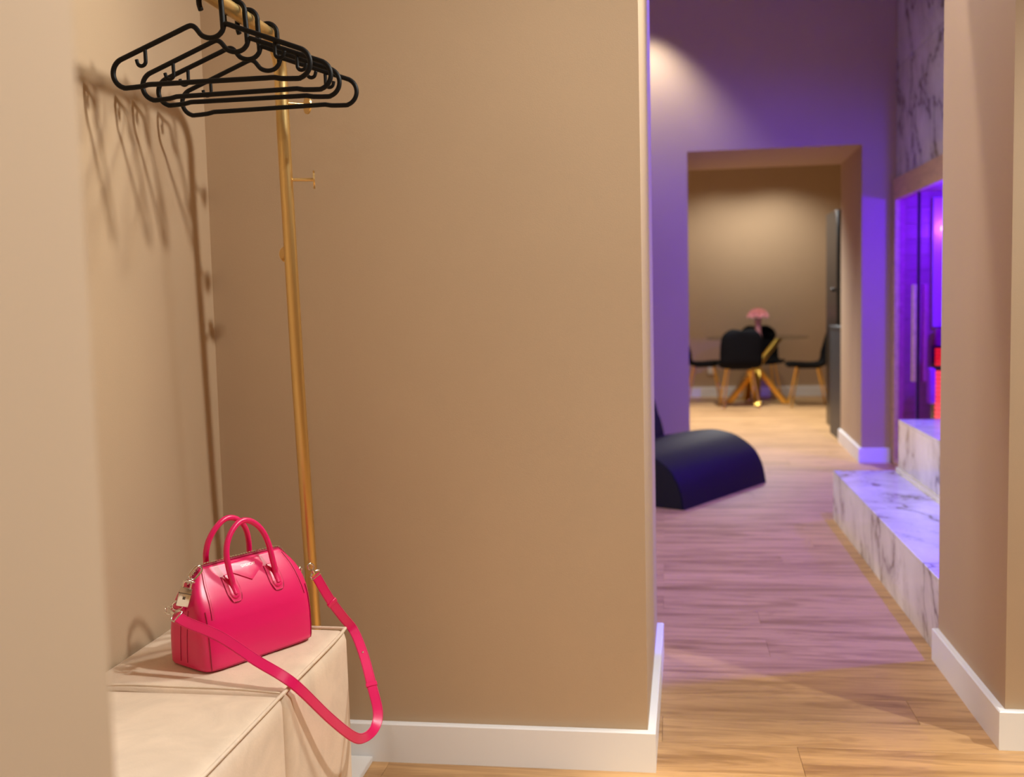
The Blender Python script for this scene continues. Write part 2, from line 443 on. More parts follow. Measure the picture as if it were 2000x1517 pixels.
part('cabin_end', (1.475, 2.5, 6.915, 6.94, 0, 1.73), 'saunaboard', sc_)
for k in range(17):
    part('wall_board', (1.476, 2.498, 6.895, 6.915, .031+k*.0985, .031+k*.0985+.0972), 'saunaboard', sc_, .0012)
part('light_panel', (1.638, 1.95, 6.868, 6.893, .86, 1.66), 'palepanel', sc_, .004)
part('cabin_bench', (1.64, 2.49, 6.35, 6.86, .62, .66), 'saunaboard', sc_, .003) if False else None
part('backrest', (1.642, 1.95, 6.80, 6.866, .66, .855), 'saunaboard', sc_, .01)
point('cabin_lamp_light', (1.95, 5.95, 1.55), 100, (.09, .0, 1), .06)
point('cabin_disc_light', (1.700, 6.80, 1.468), 2.5, (.22, .25, 1), .02)
lamp = tag(empty('cabin_lamp', (1.703, 6.866, 1.468)), 'small round blue white lamp on the pale panel inside the cabin', 'lamp')
bm = newbm(); cyl(bm, (0, 0, 0), .016, .012, 20); bmesh.ops.rotate(bm, verts=bm.verts, cent=(0, 0, 0), matrix=Matrix.Rotation(PI/2, 3, 'X')); link('glowing_disc', bm, 'lampglow', lamp)
bm = newbm(); cyl(bm, (0, 0, 0), .021, .006, 20, .019); bmesh.ops.rotate(bm, verts=bm.verts, cent=(0, 0, 0), matrix=Matrix.Rotation(PI/2, 3, 'X')); link('rim', bm, 'silver', lamp)
ht = tag(empty('infrared_heater', (1.748, 6.78, .031)), 'glowing orange and red infrared heater inside the purple cabin', 'heater')
def lp(name, d, mat, parent, bev=0, seg=1):
    bm = newbm(); box(bm, *d, bev=bev, seg=seg); bmesh.ops.recalc_face_normals(bm, faces=bm.faces)
    return link(name, bm, mat, parent, smooth=bool(bev), angle=40)
lp('housing', (-.125, .13, -.03, .03, 0, .72), 'blackgloss', ht, .004)
for k in range(5):
    lp('glow_bar', (-.121, .121, -.042, -.030, .60+k*.022, .60+k*.022+.016), 'redglow', ht, .003)
for k in range(13):
    lp('glow_bar', (-.121, .121, -.042, -.030, .22+k*.027, .22+k*.027+.022), 'orangeglow', ht, .003)
tw = tag(bx('folded_towel', (1.575, 1.613, 6.66, 6.74, .40, .62), 'palepanel', None, .012, 3), 'pale folded towel hanging beside the glowing heater in the cabin', 'towel')
tb_ = None

# ------------------------------------------------------------------ bench with two cushions
bench = tag(empty('upholstered_bench', (-.85, 1.6, 0)), 'low beige velvet bench with piped edge along the left wall', 'bench')
def cushion(y0, y1, seed):
    """rounded block with slightly crowned, wrinkled faces"""
    x0, x1, z0, z1 = -1.043, -.657, .0155, .416
    nx, ny, nz = 26, max(14, int((y1-y0)/.016)), 22
    bm = newbm(); rnd = random.Random(seed); ph = [rnd.uniform(0, 6.28) for _ in range(12)]
    r = .016
    def pos(u, v, wq):     # unit cube coords -> point
        p = Vector((x0+(x1-x0)*u, y0+(y1-y0)*v, z0+(z1-z0)*wq))
        c = Vector((min(max(p.x, x0+r), x1-r), min(max(p.y, y0+r), y1-r), min(max(p.z, z0+r), z1-r)))
        d = p-c
        if d.length > 1e-6: p = c+d.normalized()*r
        cu, cv, cw = math.sin(PI*u), math.sin(PI*v), math.sin(PI*wq)
        wr = .5*math.sin(9*v*(y1-y0)/.37+ph[0]+3*u)+.35*math.sin(14*u+ph[1]-6*v)+.25*math.sin(21*(u+v)+ph[2])
        if wq > .999: p.z += .006*cu**.6*cv**.5+.0012*wr*cu*cv
        if u > .999: p.x += .006*cw**.6*cv**.5+.0022*cw*cv*math.sin(7*wq+8*v*(y1-y0)/.37+ph[3])
        if v > .999: p.y += .004*cw*cu
        return p
    def sm(k, n):   # denser near edges
        t = k/n; return t
    cache = {}
    def V(a, b, c):
        key = (a, b, c)
        if key not in cache: cache[key] = bm.verts.new(pos(a/nx, b/ny, c/nz))
        return cache[key]
    for a in range(nx):
        for b in range(ny):
            for c in (0, nz): bm.faces.new((V(a, b, c), V(a+1, b, c), V(a+1, b+1, c), V(a, b+1, c)))
    for a in range(nx):
        for c in range(nz):
            for b in (0, ny): bm.faces.new((V(a, b, c), V(a+1, b, c), V(a+1, b, c+1), V(a, b, c+1)))
    for b in range(ny):
        for c in range(nz):
            for a in (0, nx): bm.faces.new((V(a, b, c), V(a, b+1, c), V(a, b+1, c+1), V(a, b, c+1)))
    bmesh.ops.recalc_face_normals(bm, faces=bm.faces)
    for v in bm.verts: v.co -= bench.location
    return link('cushion', bm, 'velvet', bench, smooth=True)
BF = 2.055; BS = 1.690
cu1 = cushion(BS+.0005, BF, 3); cu2 = cushion(.66, BS-.0005, 5)
def bl(p): return Vector(p)-bench.location
def piping(pts, r=.0032):
    return tb('piping', [bl(p) for p in pts], r, 'velvet', bench, 8)
ed = .004
piping(catmull([(-.657-ed, .67, .418), (-.656, 1.2, .421), (-.657, 1.55, .420), (-.660, BS-.006, .417), (-.6605, BS, .414)], 10))
piping(catmull([(-.6605, BS, .414), (-.660, BS+.008, .417), (-.656, BS+.10, .421), (-.656, BF-.10, .420), (-.661, BF-.012, .418), (-.667, BF-.005, .418), (-.72, BF-.003, .418), (-.85, BF-.003, .419), (-1.03, BF-.004, .418)], 10))
tb('seam_cord', [bl(p) for p in catmull([(-1.04, BS, .4185), (-.95, BS+.002, .4225), (-.85, BS, .4225), (-.75, BS-.002, .4225), (-.665, BS, .4170)], 8)], .0022, 'velvet', bench, 8)
# white base board under the bench
bs = tag(bx('base_board', (-1.05, -.70, .66, 2.345, 0.0, .0145), 'slab', None, .002), 'thin white board on the floor under the beige bench', 'board')

# ------------------------------------------------------------------ coat rack
rack = tag(empty('coat_rack', (-.80, 2.285, .0145)), 'brushed gold coat rail with bent pole and disc hooks', 'coat rack')
RX, RZ = -.80, 1.640
def rl(p): return Vector(p)-rack.location
pole = [(RX, 2.285, .0145), (RX, 2.215, .90), (RX, 2.186, 1.45), (RX, 2.184, 1.55)]
bend = [(RX, 2.184-.075+.075*math.cos(a), 1.565+.075*math.sin(a)) for a in [PI/2*k/8 for k in range(9)]]
tb('pole', [rl(p) for p in pole+bend], .0140, 'gold', rack, 20)
tb('rail', [rl(p) for p in ((RX, 2.109, RZ), (RX, .585, RZ-.006))], .0140, 'gold', rack, 20)
bm = newbm(); cyl(bm, (0, 0, 0), .032, .008, 28); bmesh.ops.rotate(bm, verts=bm.verts, cent=(0, 0, 0), matrix=Matrix.Rotation(-PI/2, 3, 'X'))
bmesh.ops.translate(bm, verts=bm.verts, vec=rl((RX, .581, RZ-.006))); link('wall_flange', bm, 'gold', rack, True, 40)
bm = newbm(); cyl(bm, (0, 0, 0), .030, .008, 28); link('foot_flange', bm, 'gold', rack, True, 40)
def pole_y(z):
    return 2.285+(2.186-2.285)*z/1.45 if z > .9 else 2.285-.0778*z
def peg(z, d, L=.056, lab=None):
    d = Vector(d).normalized(); o = Vector((RX, pole_y(z), z))
    h = tb('hook', [rl(o+d*.008), rl(o+d*L)], .0036, 'gold', rack, 10)
    bm = newbm(); cyl(bm, (0, 0, 0), .0195, .0035, 28)
    q = d.to_track_quat('Z', 'Y').to_matrix()
    bmesh.ops.rotate(bm, verts=bm.verts, cent=(0, 0, 0), matrix=q); bmesh.ops.translate(bm, verts=bm.verts, vec=rl(o+d*L))
    link('hook_disc', bm, 'gold', h, True, 40)
peg(1.352, (.945, .325, 0)); peg(1.197, (-.45, .89, 0)); peg(1.512, (.755, .656, 0))

# ------------------------------------------------------------------ clothes hangers
def hanger_mesh():
    """x across, z up, origin = centre of the rail; parts: frame, hook, two accessory hooks"""
    zb = -.1465; r = .0268; cxl = .1865-r; cz = zb+r; al = math.radians(22)
    def arc(cx, z, rr, a0, a1, n): return [(cx+rr*math.cos(a0+(a1-a0)*k/n), 0, z+rr*math.sin(a0+(a1-a0)*k/n)) for k in range(n+1)]
    def seg(a, b, n): return [(a[0]+(b[0]-a[0])*k/n, 0, a[2]+(b[2]-a[2])*k/n) for k in range(1, n)]
    P = [(-.120+.240*k/16, 0, zb+.0042) for k in range(17)]
    P += [(.133, 0, zb+.0016)]
    ar = arc(cxl, cz, r, -PI/2+.12, PI/2-al, 14); apR = (.033, 0, -.0435)
    P += ar; P += seg(ar[-1], apR, 8) + [apR, (.0290, 0, -.0470), (.0260, 0, -.0555), (.0185, 0, -.0630), (.0085, 0, -.0665), (-.0025, 0, -.0660), (-.0130, 0, -.0615), (-.0190, 0, -.0545), (-.0245, 0, -.0475), (-.0310, 0, -.0435), (-.0385, 0, -.0440)]
    al_ = arc(-cxl, cz, r, PI/2+al, PI*1.5-.12, 14)
    P += seg((-.0385, 0, -.0440), al_[0], 8) + al_ + [(-.133, 0, zb+.0016)]
    return [(x-.004, y, z-.009) for x, y, z in P]
HP = catmull(hanger_mesh(), 2, closed=True)
HR = .0047
bm = newbm(); tube(bm, HP, HR, 10, True); bmesh.ops.recalc_face_normals(bm, faces=bm.faces)
proto_frame = link('frame', bm, 'blackplastic', None, True)
R_ = .0195
hk = [(.0235, 0, -.060), (.0225, 0, -.03), (.0215, 0, -.008)] + [(.001+.0205*math.cos(a), 0, -.002+.0205*math.sin(a)) for a in [PI*k/10 for k in range(11)]] + [(-.0195, 0, -.016), (-.0165, 0, -.026)]
bm = newbm(); tube(bm, catmull(hk, 3), .0050, 10); bmesh.ops.recalc_face_normals(bm, faces=bm.faces); proto_hook = link('hook', bm, 'blackplastic', None, True)
def jhook(s):
    x0 = .1225; zt = -.0805; r = .0082
    p = [(x0, zt+.002), (x0, zt-.010), (x0, zt-.020)] + [(x0+r-r*math.cos(a), zt-.020-r*math.sin(a)) for a in [.5, 1.0, 1.57, 2.1, 2.6]] + [(x0+2*r+.001, zt-.0165)]
    bm = newbm(); tube(bm, catmull([(s*q[0]-.004, 0, q[1]-.009) for q in p], 3), .0036, 8); bmesh.ops.recalc_face_normals(bm, faces=bm.faces)
    return link('accessory_hook', bm, 'blackplastic', None, True)
pj = [jhook(-1), jhook(1)]
HY = [(1.836, 0.0, 0.0), (1.945, .015, -.8), (2.008, -.01, .0), (2.112, .01, -.9)]
HL = ['black plastic hanger nearest the camera on the gold rail', 'second black plastic hanger from the front on the gold rail',
      'third black plastic hanger from the front on the gold rail', 'rearmost black plastic hanger next to the bend of the gold pole']
for i, (y, rz, tilt) in enumerate(HY):
    e = tag(empty('clothes_hanger', (RX, y, RZ-.0005)), HL[i], 'hanger', 'black hangers on the gold rail')
    e.rotation_euler = (0, math.radians(tilt), rz)
    for p in [proto_frame, proto_hook]+pj:
        if i == 0: p.parent = e
        else:
            c = p.copy(); COL.objects.link(c); c.parent = e

# ------------------------------------------------------------------ handbag
BAG = (-.8145, 1.8935, .4225); BRZ = math.radians(60.5)
bag = tag(empty('handbag', BAG, BRZ), 'glossy hot pink leather handbag with two round handles on the bench', 'handbag')
prof = [(.000, .124, .059), (.002, .1275, .0625), (.006, .1295, .0645), (.030, .1305, .0645), (.060, .1310, .0625), (.090, .1305, .0575), (.108, .1295, .0515), (.124, .1275, .0440), (.138, .1240, .0355), (.150, .1185, .0275), (.161, .1110, .0195), (.170, .1030, .0125), (.177, .0960, .0070), (.181, .0920, .004)]
def ab(z):
    z = max(0, min(.181, z))
    for (z0, a0, b0), (z1, a1, b1) in zip(prof, prof[1:]):
        if z <= z1:
            t = (z-z0)/(z1-z0); return a0+(a1-a0)*t, b0+(b1-b0)*t
    return prof[-1][1:]
PEX = 7.0
def fy(u, z):     # front surface (local y, negative = front)
    a, b = ab(z); q = min(.999, abs(u)/a)
    return -b*(1-q**PEX)**(1/PEX) * (1-.05*math.cos(PI*min(1, q)) if False else 1)
def body():
    bm = newbm(); n = 72; rings = []
    zs = []
    for (z0, *_), (z1, *_2) in zip(prof, prof[1:]):
        k = max(1, int((z1-z0)/.006)); zs += [z0+(z1-z0)*j/k for j in range(k)]
    zs.append(prof[-1][0])
    for z in zs:
        a, b = ab(z); ring = []
        for k in range(n):
            t = 2*PI*k/n; c, s = math.cos(t), math.sin(t)
            e = 2/PEX
            ring.append(bm.verts.new((a*math.copysign(abs(c)**e, c), b*math.copysign(abs(s)**e, s), z)))
        rings.append(ring)
    for A, B in zip(rings, rings[1:]):
        for k in range(n): bm.faces.new((A[k], A[(k+1) % n], B[(k+1) % n], B[k]))
    bm.faces.new(rings[0][::-1]); bm.faces.new(rings[-1])
    bmesh.ops.recalc_face_normals(bm, faces=bm.faces)
    return link('body', bm, 'pink', bag, True, 60)
bod = body()
def patch(name, poly, off, mat, parent, front=True, rings=5, bulge=0):
    """leather piece following the front (or back) of the bag; poly in (u, z)"""
    bm = newbm(); s = 1 if front else -1
    # refine outline
    P = []
    for i in range(len(poly)):
        a, b = poly[i], poly[(i+1) % len(poly)]
        for k in range(5): P.append((a[0]+(b[0]-a[0])*k/5, a[1]+(b[1]-a[1])*k/5))
    c = (sum(p[0] for p in P)/len(P), sum(p[1] for p in P)/len(P))
    def at(u, z, o): return (u, s*(fy(u, z)-o), z)
    low = [bm.verts.new(at(*p, -.002)) for p in P]
    prev = low; 
    for r in range(rings):
        t = r/rings
        f = 1-t*.0 if r == 0 else 1-t
        row = [bm.verts.new(at(c[0]+(p[0]-c[0])*f, c[1]+(p[1]-c[1])*f, off+bulge*math.sqrt(t))) for p in P]
        for k in range(len(P)): bm.faces.new((prev[k], prev[(k+1) % len(P)], row[(k+1) % len(P)], row[k]))
        prev = row
    cv = bm.verts.new(at(*c, off+bulge))
    for k in range(len(P)): bm.faces.new((prev[k], prev[(k+1) % len(P)], cv))
    bmesh.ops.recalc_face_normals(bm, faces=bm.faces)
    return link(name, bm, mat, parent, True, 45)
def surf_line(pts, off, front=True, sub=6):
    s = 1 if front else -1
    out = []
    for q in catmull([(p[0], p[1], 0) for p in pts], sub): out.append((q.x, s*(fy(q.x, q.y)-off), q.y))
    return out
def stitches(name, line, parent, step=.0030, ln=.0018, r=.00035, mat='pinkstitch'):
    """short thread dashes along a polyline, one mesh"""
    bm = newbm(); L = [Vector(p) for p in line]; acc = 0; nxt = 0
    for a, b in zip(L, L[1:]):
        d = b-a; l = d.length
        while nxt <= acc+l:
            p = a+d*((nxt-acc)/l); q = p+d.normalized()*ln
            tube(bm, [p, q], r, 4); nxt += step
        acc += l
    bmesh.ops.recalc_face_normals(bm, faces=bm.faces)
    o = link(name, bm, mat, parent); return o
# pentagonal flap with lettering
fp = patch('front_flap', [(-.038, .1785), (.038, .1785), (.0385, .164), (.001, .1435), (-.0385, .164)], .0025, 'pink', bag, bulge=.0018)
def lettering():
    cu = bpy.data.curves.new('t', 'FONT'); cu.body = 'GIVENCHY'; cu.size = .0062; cu.align_x = 'CENTER'; cu.extrude = .0002; cu.space_character = 1.12
    o = bpy.data.objects.new('t', cu); COL.objects.link(o)
    me = bpy.data.meshes.new_from_object(o.evaluated_get(bpy.context.evaluated_depsgraph_get()))
    bpy.data.objects.remove(o)
    for v in me.vertices:
        u, z, d = v.co.x, v.co.y+.1670, v.co.z
        v.co = (u+.004, fy(u, z)-.0043-d, z)
    ob = bpy.data.objects.new('lettering', me); COL.objects.link(ob); me.materials.clear(); me.materials.append(M['letter']); ob.parent = fp
lettering()
# seams front
for front in (True, False):
    for s in (-1, 1):
        ln = surf_line([(s*.094, .174), (s*.102, .150), (s*.106, .120), (s*.109, .094)], .0004, front)
        tb('seam', ln, .0009, 'pinkseam', bag, 6)
        l2 = surf_line([(s*.090, .174), (s*.098, .150), (s*.102, .120), (s*.105, .094)], .0004, front)
        stitches('stitching', l2, bag)
# piping where front meets the end panels and round the bottom
for sx in (-1, 1):
    for sy in (-1, 1):
        pts = []
        for z in [.004+.106*k/14 for k in range(15)]:
            a, b = ab(z); e = 2/PEX; t = PI/4; c = math.cos(t)**e
            pts.append((sx*(a*c+.0006), sy*(b*c+.0006), z))
        tb('piping', pts, .0011, 'pinkseam', bag, 6)
    for du in (-.012, .008):
        pts = [(sx*(ab(z)[0]+.0002), du+(.010*(.11-z)/.11), z) for z in [.012+.098*k/10 for k in range(11)]]
        tb('end_seam', pts, .0007, 'pinkseam', bag, 5)
for sy in (-1, 1):
    pts = [(u, sy*(ab(.004)[1]+.0002)*(1-(abs(u)/.127)**PEX)**(1/PEX), .004) for u in [-.118+.236*k/20 for k in range(21)]]
    tb('piping', pts, .0010, 'pinkseam', bag, 6)
# handles with their tabs
for front in (True, False):
    s = 1 if front else -1
    hp = []
    for sx, rng in ((-1, 1), (1, -1)):
        pass
    def F(u, z, o): return (u, s*(fy(u, z)-o), z)
    ZT = .029; CU = -.004; CT = .002
    left = [F(CT-.0498, .098+ZT, .0035), F(CT-.0505, .113+ZT, .0055), F(CT-.0510, .123+ZT, .011)]
    top = [(CU-.0490, -s*.034, .178), (CU-.0500, -s*.031, .200), (CU-.0445, -s*.0275, .222), (CU-.031, -s*.0245, .2415), (CU-.012, -s*.023, .2550), (CU+.008, -s*.023, .2550)]
    right = [(CU+.028, -s*.0240, .2430), (CU+.042, -s*.027, .2235), (CU+.0495, -s*.031, .200), (CU+.0525, -s*.034, .178), F(CT+.0505, .123+ZT, .011), F(CT+.0502, .113+ZT, .0055), F(CT+.0498, .098+ZT, .0035)]
    path = catmull(left+top+right, 6)
    n_ = len(path)
    rr = [.0056 if 10 < i < n_-11 else (.0056 if i in (10, n_-11) else .0050) for i in range(n_)]
    hd_ = tb('handle', path, .0056, 'pink', bag, 14, rr=rr)
    for sx in (-1, 1):
        c = CT+sx*.0498; Z0 = ZT
        tbp = patch('handle_tab', [(c-.0145, .130+Z0), (c+.0145, .130+Z0), (c+.0150, .100+Z0), (c+.0085, .0855+Z0), (c-.0085, .0855+Z0), (c-.0150, .100+Z0)], .0018, 'pink', bag, front)
        inner = patch('handle_end', [(c-.0070, .132+Z0)]+[(c-.0100*math.cos(PI*k/8), .1015+Z0-.0100*math.sin(PI*k/8)) for k in range(9)]+[(c+.0070, .132+Z0)], .0040, 'pink', tbp, front, bulge=.002)
        stitches('stitching', surf_line([(c-.0125, .128+Z0), (c-.0128, .1005+Z0), (c-.0075, .0875+Z0), (c+.0075, .0875+Z0), (c+.0128, .1005+Z0), (c+.0125, .128+Z0)], .0020, front), tbp)
        tb('tab_edge', surf_line([(c-.0147, .130+Z0), (c-.0152, .0998+Z0), (c-.0085, .0852+Z0), (c+.0085, .0852+Z0), (c+.0152, .0998+Z0), (c+.0147, .130+Z0)], .0004, front), .0008, 'pinkseam', tbp, 5)
        tb('tab_edge', surf_line([(c-.0075, .128+Z0)]+[(c-.0104*math.cos(PI*k/6), .1015+Z0-.0104*math.sin(PI*k/6)) for k in range(7)]+[(c+.0075, .128+Z0)], .0022, front, 3), .0005, 'pinkstitch', tbp, 5)
# zip along the ridge
zp = tb('zip_tape', [(-.119, 0, .1510), (-.108, 0, .1665), (-.093, 0, .1810), (-.05, 0, .1828), (.05, 0, .1828), (.093, 0, .1810), (.108, 0, .1665), (.124, 0, .139)], .0030, 'pinkseam', bag, 8)
def teeth():
    bm = newbm()
    L = catmull([(-.119, 0, .1555), (-.107, 0, .1705), (-.092, 0, .1845), (-.05, 0, .1862), (.05, 0, .1862), (.092, 0, .1845), (.107, 0, .1705), (.124, 0, .143)], 16)
    acc = 0; nxt = 0; k = 0
    for a, b in zip(L, L[1:]):
        l = (b-a).length
        while nxt < acc+l:
            p = a+(b-a)*((nxt-acc)/l); y = .0010 if k % 2 else -.0010
            tube(bm, [p+Vector((0, y-.0018, .0004)), p+Vector((0, y+.0018, .0004))], .0011, 5); nxt += .0032; k += 1
        acc += l
    bmesh.ops.recalc_face_normals(bm, faces=bm.faces); return bm
zt = link('zip_teeth', teeth(), 'silver', zp); zt['kind'] = 'stuff'
# hardware: links, padlock, rings, clips
def link_shape(w_, h_, n=10):      # stadium outline in xz-plane
    r = w_/2; s = h_/2-r; P = []
    for k in range(n+1): P.append((r*math.cos(PI*k/n), 0, s+r*math.sin(PI*k/n)))
    for k in range(n+1): P.append((-r*math.cos(PI*k/n), 0, -s-r*math.sin(PI*k/n)))
    return P
def hw(name, pts, r, loc, rot, mat='silver', parent=bag, n=8):
    R3 = Euler(rot).to_matrix()
    return tb(name, [R3 @ Vector(p)+Vector(loc) for p in pts], r, mat, parent, n, closed=True)
hw('chain_link', link_shape(.0150, .028), .0023, (-.1075, -.008, .1755), (0, math.radians(46), math.radians(-20)))
hw('chain_link', link_shape(.0125, .022), .0021, (-.1235, -.010, .1625), (math.radians(90), math.radians(25), math.radians(20)))
pl = bx('padlock', (-.0085, .0085, -.0035, .0035, -.013, .011), 'silver', bag, .0016, 2); pl.location = (-.1385, -.016, .1405); pl.rotation_euler = (0, math.radians(16), math.radians(-36)); pl.scale = (1.30, 1.2, 1.45)
tb('shackle', [(-.0052, 0, .010), (-.0052, 0, .0165), (-.0030, 0, .0200), (.0030, 0, .0200), (.0052, 0, .0165), (.0052, 0, .010)], .0013, 'silver', pl, 8)
bx('lock_groove', (-.0088, .0088, -.0038, .0038, .0036, .0046), 'silverdark', pl)
bx('lock_mark', (-.0018, .0018, -.0039, -.0033, -.0035, .0002), 'silverdark', pl)
for s in (-1, 1):
    tabm = tb('ring_tab', [(s*.123, 0, .106), (s*.133, 0, .116), (s*.1400, 0, .123)], .0048, 'pink', bag, 8)
    hw('ring', [(.0095*math.cos(a), 0, .0095*math.sin(a)) for a in [2*PI*k/20 for k in range(20)]], .0021, (s*.1435, -.001, .1225), (math.radians(20), 0, math.radians(25*s)))
bx_ = bx('tie_tab', (-.0025, .0025, -.0050, .0050, -.010, .010), 'pinkseam', bag, .001); bx_.location = (-.1440, -.008, .1345); bx_.rotation_euler = (0, math.radians(20), 0)

# shoulder strap (world points, converted to the bag's frame)
bm_w = Matrix.Translation(BAG) @ Matrix.Rotation(BRZ, 4, 'Z'); bm_i = bm_w.inverted()
S = [  # point, facing normal
    ((-.8765, 1.748, .5310), (.45, -.75, .5)),
    ((-.855, 1.742, .5215), (.45, -.75, .5)),
    ((-.788, 1.730, .5010), (.47, -.74, .5)),
    ((-.715, 1.712, .4660), (.52, -.70, .5)),
    ((-.650, 1.712, .4270), (.58, -.66, .5)),
    ((-.6160, 1.800, .3300), (.64, -.64, .42)),
    ((-.5980, 1.880, .2620), (.64, -.70, .30)),
    ((-.5890, 1.925, .2420), (.50, -.85, .15)),
    ((-.5790, 1.960, .2470), (.35, -.93, .05)),
    ((-.5790, 1.985, .2700), (.32, -.94, .1)),
    ((-.6000, 2.018, .3130), (.38, -.92, .1)),
    ((-.6280, 2.064, .3570), (.44, -.88, .1)),
    ((-.6600, 2.105, .3950), (.5, -.85, .12)),
    ((-.6790, 2.088, .4320), (.55, -.80, .15)),
    ((-.6960, 2.060, .4770), (.60, -.74, .18)),
    ((-.7160, 2.038, .5320), (.65, -.7, .2)),
]
def strap():
    P = catmull([p for p, _ in S], 10); Nn = catmull([n for _, n in S], 10)
    bm = newbm(); hw_, th = .0100, .0013; rings = []; frames = []
    for i, p in enumerate(P):
        t = (P[min(i+1, len(P)-1)]-P[max(i-1, 0)]).normalized()
        n = Nn[i]; n = (n-t*n.dot(t)).normalized(); w_ = t.cross(n)
        frames.append((p, t, n, w_))
        q = [p+w_*hw_+n*th*.4, p+w_*(hw_-.0008)+n*th, p-w_*(hw_-.0008)+n*th, p-w_*hw_+n*th*.4, p-w_*hw_-n*th*.4, p-w_*(hw_-.0008)-n*th, p+w_*(hw_-.0008)-n*th, p+w_*hw_-n*th*.4]
        rings.append([bm.verts.new(bm_i @ v) for v in q])
    for A, B in zip(rings, rings[1:]):
        for k in range(8): bm.faces.new((A[k], A[(k+1) % 8], B[(k+1) % 8], B[k]))
    bm.faces.new(rings[0][::-1]); bm.faces.new(rings[-1])
    bmesh.ops.recalc_face_normals(bm, faces=bm.faces)
    so = link('shoulder_strap', bm, 'pink', bag, True, 35)
    for sg in (-1, 1):
        stitches('stitching', [bm_i @ (p+w_*sg*.0085+n*(th+.0001)) for p, t, n, w_ in frames], so, .0034, .0021, .0003, 'pinkseam')
    def keeper(i):
        p, t, n, w_ = frames[i]
        b = newbm(); box(b, -.0045, .0045, -.0116, .0116, -.0030, .0030, bev=.0008)
        R3 = Matrix((t, w_, n)).transposed()
        for v in b.verts: v.co = bm_i @ (R3 @ v.co + p)
        bmesh.ops.recalc_face_normals(b, faces=b.faces)
        link('keeper_loop', b, 'pink', so, True, 40)
    keeper(100); keeper(138)
    p, t, n, w_ = frames[111]
    b = newbm(); bmesh.ops.create_uvsphere(b, u_segments=12, v_segments=8, radius=.0024)
    for v in b.verts: v.co = bm_i @ (v.co + p + n*.0014)
    link('stud', b, 'silver', so, True)
    # swivel clips at both ends
    for i, sgn in ((0, -1), (len(frames)-1, 1)):
        p, t, n, w_ = frames[i]; d = t*sgn
        R3 = Matrix((w_, n, d)).transposed()
        def T(q): return bm_i @ (R3 @ Vector(q)+p)
        clip = tb('strap_clip', [T(q) for q in [(-.0110, 0, -.003), (-.0110, 0, .004), (-.005, 0, .0075), (.005, 0, .0075), (.0110, 0, .004), (.0110, 0, -.003)]], .0022, 'silver', bag, 8, closed=True)
        tb('swivel', [T((0, 0, .006)), T((0, 0, .014))], .0042, 'silver', clip, 10)
        tb('clip_hook', [T(q) for q in catmull([(0, 0, .013), (.0055, 0, .017), (.0055, 0, .024), (0, 0, .029), (-.0055, 0, .025), (-.0050, 0, .018)], 4)], .0021, 'silver', clip, 8)
strap()

# ------------------------------------------------------------------ curved lounger in the corridor
e_ = Vector((.499, .867, 0)); d_ = Vector((-.867, .499, 0))
lo = tag(empty('curved_lounger', (.078, 5.366, 0)), 'black curved wave shaped lounger on the floor behind the beige wall', 'lounger')
def extr(name, profile, length, mat, start=0):
    bm = newbm(); n = len(profile)
    A = [bm.verts.new(d_*s+Vector((0, 0, z))+e_*start) for s, z in profile]; B = [bm.verts.new(d_*s+Vector((0, 0, z))+e_*(start+length)) for s, z in profile]
    bm.faces.new(A); bm.faces.new(B[::-1])
    for k in range(n): bm.faces.new((A[k], B[k], B[(k+1) % n], A[(k+1) % n]))
    bmesh.ops.recalc_face_normals(bm, faces=bm.faces)
    es = [e for e in bm.edges if abs((e.verts[0].co-e.verts[1].co).dot(e_)) < 1e-4]
    bmesh.ops.bevel(bm, geom=es, offset=.006, segments=2, affect='EDGES')
    return link(name, bm, mat, lo, True, 40)
crv = [(q.x, q.y) for q in catmull([(0, 0, 0), (.015, .08, 0), (.040, .145, 0), (.086, .205, 0), (.183, .264, 0), (.283, .288, 0), (.368, .291, 0), (.50, .272, 0), (.62, .246, 0), (.74, .225, 0)], 5)]
extr('seat_wave', crv+[(.74, 0)], .985, 'blackleather')
bk = [(q.x, q.y) for q in catmull([(.66, .20, 0), (.675, .28, 0), (.695, .345, 0), (.700, .352, 0)], 4)]+[(q.x, q.y) for q in catmull([(.708, .37, 0), (.735, .46, 0), (.78, .56, 0), (.86, .60, 0), (.95, .54, 0), (1.02, .30, 0), (1.04, 0, 0)], 4)]
extr('backrest', [(.745, 0), (.745, .20)]+bk, .96, 'blackleather', .012)

